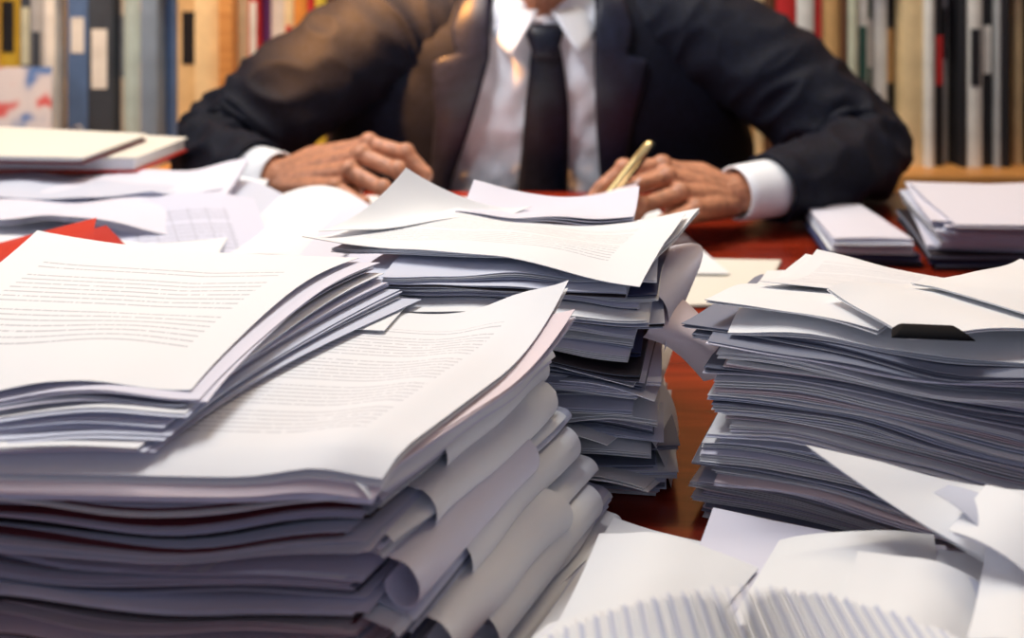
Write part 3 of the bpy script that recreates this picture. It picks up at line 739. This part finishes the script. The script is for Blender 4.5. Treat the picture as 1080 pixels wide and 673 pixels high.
for s in (-1,1):
    ring_caps(V,F,(CX+s*0.09,1.72,-0.22),(CX+s*0.14,1.30,-0.24),0.08,0.06)
    ring_caps(V,F,(CX+s*0.14,1.30,-0.24),(CX+s*0.14,1.34,-0.66),0.055,0.035)
    ring_caps(V,F,(CX+s*0.14,1.34,-0.70),(CX+s*0.15,1.20,-0.715),0.035,0.028)
ellip(V,F,(CX,1.505,0.440),(0.076,0.095,0.088)); ellip(V,F,(CX,1.455,0.375),(0.060,0.062,0.070)); ellip(V,F,(CX,1.432,0.322),(0.030,0.026,0.024))
ring_caps(V,F,(CX-0.048,1.475,0.345),(CX,1.437,0.320),0.022,0.020); ring_caps(V,F,(CX+0.048,1.475,0.345),(CX,1.437,0.320),0.022,0.020)
ring_caps(V,F,(CX,1.405,0.420),(CX,1.388,0.380),0.008,0.013); ellip(V,F,(CX-0.011,1.396,0.378),(0.008,0.009,0.007)); ellip(V,F,(CX+0.011,1.396,0.378),(0.008,0.009,0.007))
ring_caps(V,F,(CX-0.020,1.402,0.353),(CX+0.020,1.402,0.353),0.0055,0.0055); ring_caps(V,F,(CX-0.016,1.404,0.344),(CX+0.016,1.404,0.344),0.0065,0.0065)
for s in (-1,1):
    ring_caps(V,F,(CX+s*0.018,1.408,0.432),(CX+s*0.045,1.418,0.433),0.007,0.006)
    ellip(V,F,(CX+s*0.078,1.50,0.405),(0.008,0.018,0.032)); ellip(V,F,(CX+s*0.040,1.425,0.385),(0.02,0.02,0.018))
person=new_obj("person",V,F,M_SKIN,origin=(CX,1.60,-D))
bake_remesh(person,0.0018,2,0.5)
tag(person,"man in dark suit, white shirt and tie writing at the desk","person")
def pchild(name,V,F,mat,**k): return new_obj(name,V,F,mat,parent=person,**k)
for Hn in (LH,RH):
    for p,r in Hn['f'][:3]:
        a=Vector(p[3]);b=Vector(p[2]); d=(a-b).normalized(); V=[];F=[]
        nrm=Vector((0.3 if Hn is LH else -0.3,-1,0.2)); nrm=(nrm-d*nrm.dot(d)).normalized()
        ellip(V,F,a+nrm*r[3]*0.80-d*0.001,(0.0045,0.0028,0.0058),12,8); pchild("fingernail",V,F,M_NAIL)
for s in (-1,1):
    V=[];F=[]; ellip(V,F,(CX+s*0.031,1.420,0.413),(0.012,0.012,0.011),16,10); pchild("eye",V,F,M_EYE)
    V=[];F=[]; ellip(V,F,(CX+s*0.031,1.4105,0.412),(0.0055,0.003,0.0055),12,8); pchild("iris",V,F,M_IRIS)
    V=[];F=[]; ring_caps(V,F,(CX+s*0.016,1.401,0.437),(CX+s*0.047,1.413,0.438),0.003,0.0025,8); pchild("eyebrow",V,F,M_HAIR)
V=[];F=[]; ellip(V,F,(CX,1.520,0.462),(0.083,0.098,0.085),32,20,0.15); ellip(V,F,(CX,1.555,0.42),(0.078,0.065,0.07),24,14)
hair=pchild("hair",V,F,M_HAIR); bake_remesh(hair,0.004,3)

RG=[(-0.34,1.76,.24,.135),(-0.2,1.72,.28,.145),(-0.1,1.69,.33,.14),(0.0,1.66,.365,.137),(.08,1.63,.355,.135),(.14,1.602,.325,.130),(.19,1.585,.275,.122),(.235,1.572,.230,.112),(.275,1.562,.180,.098),(.305,1.556,.125,.080),(.325,1.552,.085,.066)]
def ringat(z):
    for a,b in zip(RG[:-1],RG[1:]):
        if z<=b[0]:
            t=(z-a[0])/(b[0]-a[0]); t=max(0,t)
            return tuple(a[i]+(b[i]-a[i])*t for i in range(1,4))
    return RG[-1][1:]
def smoothring(z):
    acc=[0,0,0]
    for d in (-0.02,-0.01,0,0.01,0.02):
        r=ringat(min(max(z+d,-0.34),0.325)); acc=[acc[i]+r[i]/5 for i in range(3)]
    return acc
def surf(z,th,sc_=1.0,off=0.0):
    cy,rx,ry=smoothring(z); rx=rx*sc_+off; ry=ry*sc_+off
    s,c=math.sin(th),math.cos(th); e=0.85
    return (CX+rx*math.copysign(abs(s)**e,s), cy-ry*math.copysign(abs(c)**e,c), z)
def interp(tab,z):
    if z<=tab[0][0]: return tab[0][1]
    for a,b in zip(tab[:-1],tab[1:]):
        if z<=b[0]: return a[1]+(b[1]-a[1])*(z-a[0])/(b[0]-a[0])
    return tab[-1][1]
WLt=[(-0.34,.19),(-0.1,.17),(0.0,.150),(0.1,.118),(0.2,.088),(0.29,.080),(.325,.07)]
WRt=[(-0.34,.13),(-0.1,.11),(0.0,.098),(0.1,.088),(0.2,.080),(0.29,.078),(.325,.07)]
def th_open(z,side):
    cy,rx,ry=smoothring(z); w=interp(WLt if side<0 else WRt,z)
    return math.asin(min(0.97,(min(w,rx*0.95)/rx))**(1/0.85))
V=[];F=[]; NT=110; zs=[-0.34+0.665*i/66 for i in range(67)]
for z in zs:
    a0=th_open(z,1); a1=2*math.pi-th_open(z,-1)
    for i in range(NT+1):
        th=a0+(a1-a0)*i/NT; x,y,zz=surf(z,th,1.0,0.004)
        nn=0.004*noise.noise(Vector((x*8,y*8,z*11)))+0.012*(0.3-abs(noise.noise(Vector((x*10+z*12,y*6,z*6)))))*min(1,abs(x-CX)/0.12)
        V.append((x+nn*math.sin(th),y-nn*math.cos(th),z))
W=NT+1
for j in range(len(zs)-1):
    for i in range(NT):
        a=j*W+i; F.append((a,a+1,a+1+W,a+W))
def spline(pts,n):
    out=[]; P=[Vector(p[:3]) for p in pts]; R=[p[3] for p in pts]
    for i in range(len(P)-1):
        p0=P[max(i-1,0)];p1=P[i];p2=P[i+1];p3=P[min(i+2,len(P)-1)]
        for s in range(n):
            t=s/n; q=0.5*((2*p1)+(-p0+p2)*t+(2*p0-5*p1+4*p2-p3)*t*t+(-p0+3*p1-3*p2+p3)*t**3)
            out.append((q,R[i]+(R[i+1]-R[i])*t))
    out.append((P[-1],R[-1])); return out
def sleeve(pts,seed):
    sp=spline(pts,22)
    def fn(t,th):
        v=0.004*noise.noise(Vector((math.cos(th)*1.2+seed,math.sin(th)*1.2,t*6)))
        r1=noise.noise(Vector((math.cos(th)*1.1+seed,math.sin(th)*1.1+t*8,t*12)))
        amp=0.012+0.014*math.exp(-((t-0.68)/0.16)**2)
        v+=amp*(0.28-abs(r1)**0.7)
        return v*(1 if t<0.95 else 0.3)
    return sp,fn
for pts,sd in ((SL,1.0),(SR,5.0)):
    sp,fn=sleeve(pts,sd)
    tube([q[0] for q in sp],[q[1] for q in sp],V,F,72,cap=False,fn=fn)
V=[(v[0],v[1],max(v[2],0.006) if v[1]<1.44 else v[2]) for v in V]
jk=pchild("suit_jacket",V,F,M_SUIT); s=jk.modifiers.new("s",'SOLIDIFY'); s.thickness=0.004; s.offset=-1
for side in (1,-1):
    V=[];F=[]; n=60; m=8
    for j in range(n+1):
        z=-0.10+0.40*j/n; cy,rx,ry=smoothring(z)
        w=interp([(-0.10,0.012),(0.0,0.035),(0.10,0.058),(0.186,0.086),(0.192,0.086),(0.197,0.048),(0.215,0.056),(0.24,0.062),(0.30,0.045)],z)
        a0=th_open(z,side)
        for i in range(m+1):
            q=i/m; th=a0-0.03+w*q/rx
            x,y,zz=surf(z,th,1.0,0.016+0.004*math.sin(math.pi*q))
            if side<0: x=2*CX-x
            V.append((x,y,zz+0.006*q))
    W=m+1
    for j in range(n):
        for i in range(m):
            a=j*W+i; F.append((a,a+1,a+1+W,a+W))
    o=pchild("lapel",V,F,M_LAPEL); s=o.modifiers.new("s",'SOLIDIFY'); s.thickness=0.003
V=[];F=[]; zs=[-0.34+0.64*i/90 for i in range(91)]; NT=180
for z in zs:
    for i in range(NT):
        th=2*math.pi*i/NT; x,y,zz=surf(z,th,0.960,-0.008)
        fr=max(0,math.cos(th)); dx=x-CX
        r1=noise.noise(Vector((dx*14+z*9*(1 if dx>0 else -1),z*7,3.0)))
        r2=noise.noise(Vector((dx*26-z*16*(1 if dx>0 else -1),z*12,8.0)))
        nn=fr*(0.032*(0.3-abs(r1))+0.020*(0.3-abs(r2)))
        V.append((x,y-nn,z))
for j in range(90):
    for i in range(NT):
        a=j*NT+i;b=j*NT+(i+1)%NT; F.append((a,b,b+NT,a+NT))
pchild("shirt",V,F,M_SHIRT)
V=[];F=[]; NP=60
for i in range(NP+1):
    ph=math.radians(8+344*i/NP); pd=min(ph,2*math.pi-ph); sg=1 if ph<math.pi else -1
    zt_=0.274+0.030*(1-math.cos(ph))/2
    for q in range(6):
        t=q/5
        fr=math.exp(-(pd/0.75)**2)
        pb=ph+sg*fr*0.44*t
        r=0.069+0.026*t
        z=zt_-t*(0.038+0.028*fr)+0.003*math.sin(math.pi*t)
        V.append((CX+r*math.sin(pb),1.520-r*math.cos(pb)-0.010*fr*t*1.5,z))
for i in range(NP):
    for q in range(5):
        a=i*6+q; F.append((a,a+1,a+7,a+6))
o=pchild("shirt_collar",V,F,M_SHIRT); s=o.modifiers.new("s",'SOLIDIFY'); s.thickness=0.002
V=[];F=[]; tube([(CX,1.535,0.228),(CX,1.53,0.251),(CX,1.522,0.274)],[0.074,0.069,0.066],V,F,40,cap=False); pchild("collar_band",V,F,M_SHIRT)
V=[];F=[]; n=40;m=8
for j in range(n+1):
    z=0.218-0.36*j/n; w=interp([(-0.14,0.044),(0.0,0.040),(0.12,0.034),(0.20,0.025),(0.226,0.020)],z)
    cy,rx,ry=smoothring(z)
    for i in range(m+1):
        q=i/m*2-1; x=CX+w*q+0.004*math.sin(z*12); y=cy-ry*0.97-0.013-0.006*(1-q*q)+0.5*(x-CX)**2
        V.append((x,y,z))
W=m+1
for j in range(n):
    for i in range(m):
        a=j*W+i; F.append((a,a+W,a+W+1,a+1))
o=pchild("tie",V,F,M_TIE); s=o.modifiers.new("s",'SOLIDIFY'); s.thickness=0.003
V=[];F=[]; seg=20
rows=[(0.200,0.015,0.008),(0.205,0.019,0.012),(0.219,0.023,0.015),(0.237,0.028,0.015),(0.248,0.030,0.012),(0.253,0.026,0.006)]
for (z,wx,wy) in rows:
    for s in range(seg):
        a=2*math.pi*s/seg; ca,sa=math.cos(a),math.sin(a)
        V.append((CX+wx*math.copysign(abs(ca)**0.7,ca),1.450-wy*math.copysign(abs(sa)**0.8,sa)-(0.26-z)*0.10,z))
for j in range(len(rows)-1):
    for s in range(seg):
        a=j*seg+s; b=j*seg+(s+1)%seg; F.append((a,b,b+seg,a+seg))
F.append(tuple(range(seg-1,-1,-1))); F.append(tuple((len(rows)-1)*seg+s for s in range(seg)))
pchild("tie_knot",V,F,M_TIE)
for a,b in (((-0.375,1.33,0.057),(-0.318,1.291,0.056)),((0.355,1.252,0.053),(0.286,1.217,0.053))):
    V=[];F=[]; A=Vector(a);B=Vector(b)
    tube([A,A.lerp(B,0.4),A.lerp(B,0.8),B],[0.038,0.0370,0.0355,0.0345],V,F,32,cap=False)
    V=[(v[0],v[1],max(v[2],0.014)) for v in V]
    o=pchild("shirt_cuff",V,F,M_SHIRT); s=o.modifiers.new("s",'SOLIDIFY'); s.thickness=0.003
V=[];F=[]; ellip(V,F,(CX,1.735,-0.20),(0.185,0.135,0.125))
for s in (-1,1):
    ring_caps(V,F,(CX+s*0.09,1.72,-0.21),(CX+s*0.14,1.30,-0.24),0.098,0.075); ring_caps(V,F,(CX+s*0.14,1.30,-0.24),(CX+s*0.14,1.34,-0.62),0.073,0.055)
tr=pchild("trousers",V,F,M_TROU); bake_remesh(tr,0.008,3)
for s in (-1,1):
    V=[];F=[]; ring_caps(V,F,(CX+s*0.14,1.345,-0.700),(CX+s*0.15,1.18,-0.708),0.046,0.040); V=[(v[0],v[1],max(v[2],-0.748)) for v in V]; pchild("shoe",V,F,M_BLACK)
# pen
a=Vector((0.088,1.208,0.012))+SH; b=Vector((0.180,1.190,0.136))+SH; d=b-a
pe=bpy.data.objects.new("pen",None); pe.location=(a.x,a.y,a.z+D); COL.objects.link(pe); tag(pe,"gold pen with black clip held in the writing hand","pen")
V=[];F=[]; tube([a+d*0.13,a+d*0.2,a+d*0.5,a+d*0.80,a+d*0.97,b],[0.0040,0.0060,0.0070,0.0070,0.0060,0.0035],V,F,18); new_obj("pen_barrel",V,F,M_GOLD,parent=pe)
V=[];F=[]; tube([a,a+d*0.06,a+d*0.13],[0.0004,0.0022,0.0040],V,F,12); new_obj("pen_tip",V,F,M_BLACK,parent=pe)
V=[];F=[]; cl=Vector((0.0055,-0.0052,0.001)); tube([a+d*0.62+cl,a+d*0.8+cl,a+d*0.97+cl,b+cl*0.3],[0.0020,0.0024,0.0024,0.0020],V,F,8); new_obj("pocket_clip",V,F,M_CLIP,parent=pe)

# stool
ch=bpy.data.objects.new("office_stool",None); ch.location=(CX,1.69,0); COL.objects.link(ch); tag(ch,"black backless office stool the man sits on","stool")
V=[];F=[]; tube([(CX,1.68,-0.385),(CX,1.68,-0.38),(CX,1.68,-0.345),(CX,1.68,-0.338)],[0.15,0.17,0.17,0.15],V,F,40); new_obj("seat",V,F,M_BLACK,parent=ch)
V=[];F=[]; tube([(CX,1.68,-0.70),(CX,1.68,-0.386)],[0.025,0.02],V,F,16); new_obj("gas_lift",V,F,M_STEEL,parent=ch)
V=[];F=[]; tube([(CX,1.68,-0.75),(CX,1.68,-0.735),(CX,1.68,-0.70)],[0.19,0.18,0.03],V,F,40); new_obj("base",V,F,M_STEEL,parent=ch)

# ================================================================== ROOM
def struct(name,*a,mat=None):
    o=box_obj(name,*a,mat); o["kind"]="structure"; return o
struct("floor",-2.6,2.6,-1.6,2.5,-D-0.05,-D,mat=M_FLOOR)
struct("wall_back",-2.6,2.6,2.4,2.5,-D,1.95,mat=M_WALL)
struct("wall_left",-2.7,-2.6,-1.6,2.5,-D,1.95,mat=M_WALL)
struct("wall_right",2.6,2.7,-1.6,2.5,-D,1.95,mat=M_WALL)
struct("ceiling",-2.7,2.7,-1.6,2.5,1.95,2.0,mat=M_CEIL)

# ================================================================== LIGHT
def area(name,loc,tgt,size,power,col):
    l=bpy.data.lights.new(name,'AREA'); l.shape='RECTANGLE'; l.size=size[0]; l.size_y=size[1]; l.energy=power; l.color=col
    o=bpy.data.objects.new(name,l); o.location=(loc[0],loc[1],loc[2]+D); COL.objects.link(o)
    o.rotation_euler=(Vector(tgt)-Vector(loc)).to_track_quat('-Z','Y').to_euler(); return o
def spot(name,loc,tgt,deg,power,col,soft=0.08,blend=0.8):
    l=bpy.data.lights.new(name,'SPOT'); l.energy=power; l.color=col; l.spot_size=math.radians(deg); l.spot_blend=blend; l.shadow_soft_size=soft
    o=bpy.data.objects.new(name,l); o.location=(loc[0],loc[1],loc[2]+D); COL.objects.link(o)
    o.rotation_euler=(Vector(tgt)-Vector(loc)).to_track_quat('-Z','Y').to_euler(); return o
area("ceiling_light",(-0.35,1.15,1.7),(0,0.85,0),(0.8,0.35),19,(0.98,0.99,1.0))
area("window_light",(-2.2,1.1,0.9),(0,0.9,0.1),(1.0,1.0),10,(0.92,0.96,1.0))
area("shelf_light",(0.0,1.45,1.75),(0,2.1,0.0),(2.4,0.2),26,(1.0,0.85,0.60))
spot("front_fill_spot",(-0.45,0.45,1.3),(0.05,1.46,0.16),34,50,(0.95,0.97,1.0),0.12)  # unseen fill added to brighten the shirt and hands
spot("warm_flare_spot",(-0.70,1.05,0.95),(-0.22,1.5,0.25),25,480,(1.0,0.42,0.10),0.05,1.0)  # added unseen spot imitating a lens-flare glow on the shoulder
spot("warm_shelf_spot",(-0.9,1.3,1.2),(-0.75,1.95,0.2),50,55,(1.0,0.55,0.22),0.1,1.0)
w=bpy.data.worlds.new("world"); sc.world=w; w.use_nodes=True
w.node_tree.nodes["Background"].inputs[0].default_value=(0.68,0.74,1.0,1); w.node_tree.nodes["Background"].inputs[1].default_value=0.36

# ================================================================== CAMERA
cam=bpy.data.cameras.new("camera"); co=bpy.data.objects.new("camera",cam); COL.objects.link(co)
co.location=(0,0,H+D); co.rotation_euler=(math.pi/2,0,0)
cam.sensor_width=36; cam.lens=36*1000/1080; cam.shift_y=-(336.5+50)/1080
cam.clip_start=0.02
cam.dof.use_dof=True; cam.dof.focus_distance=0.63; cam.dof.aperture_fstop=4.6
sc.camera=co
sc.view_settings.view_transform='Standard'
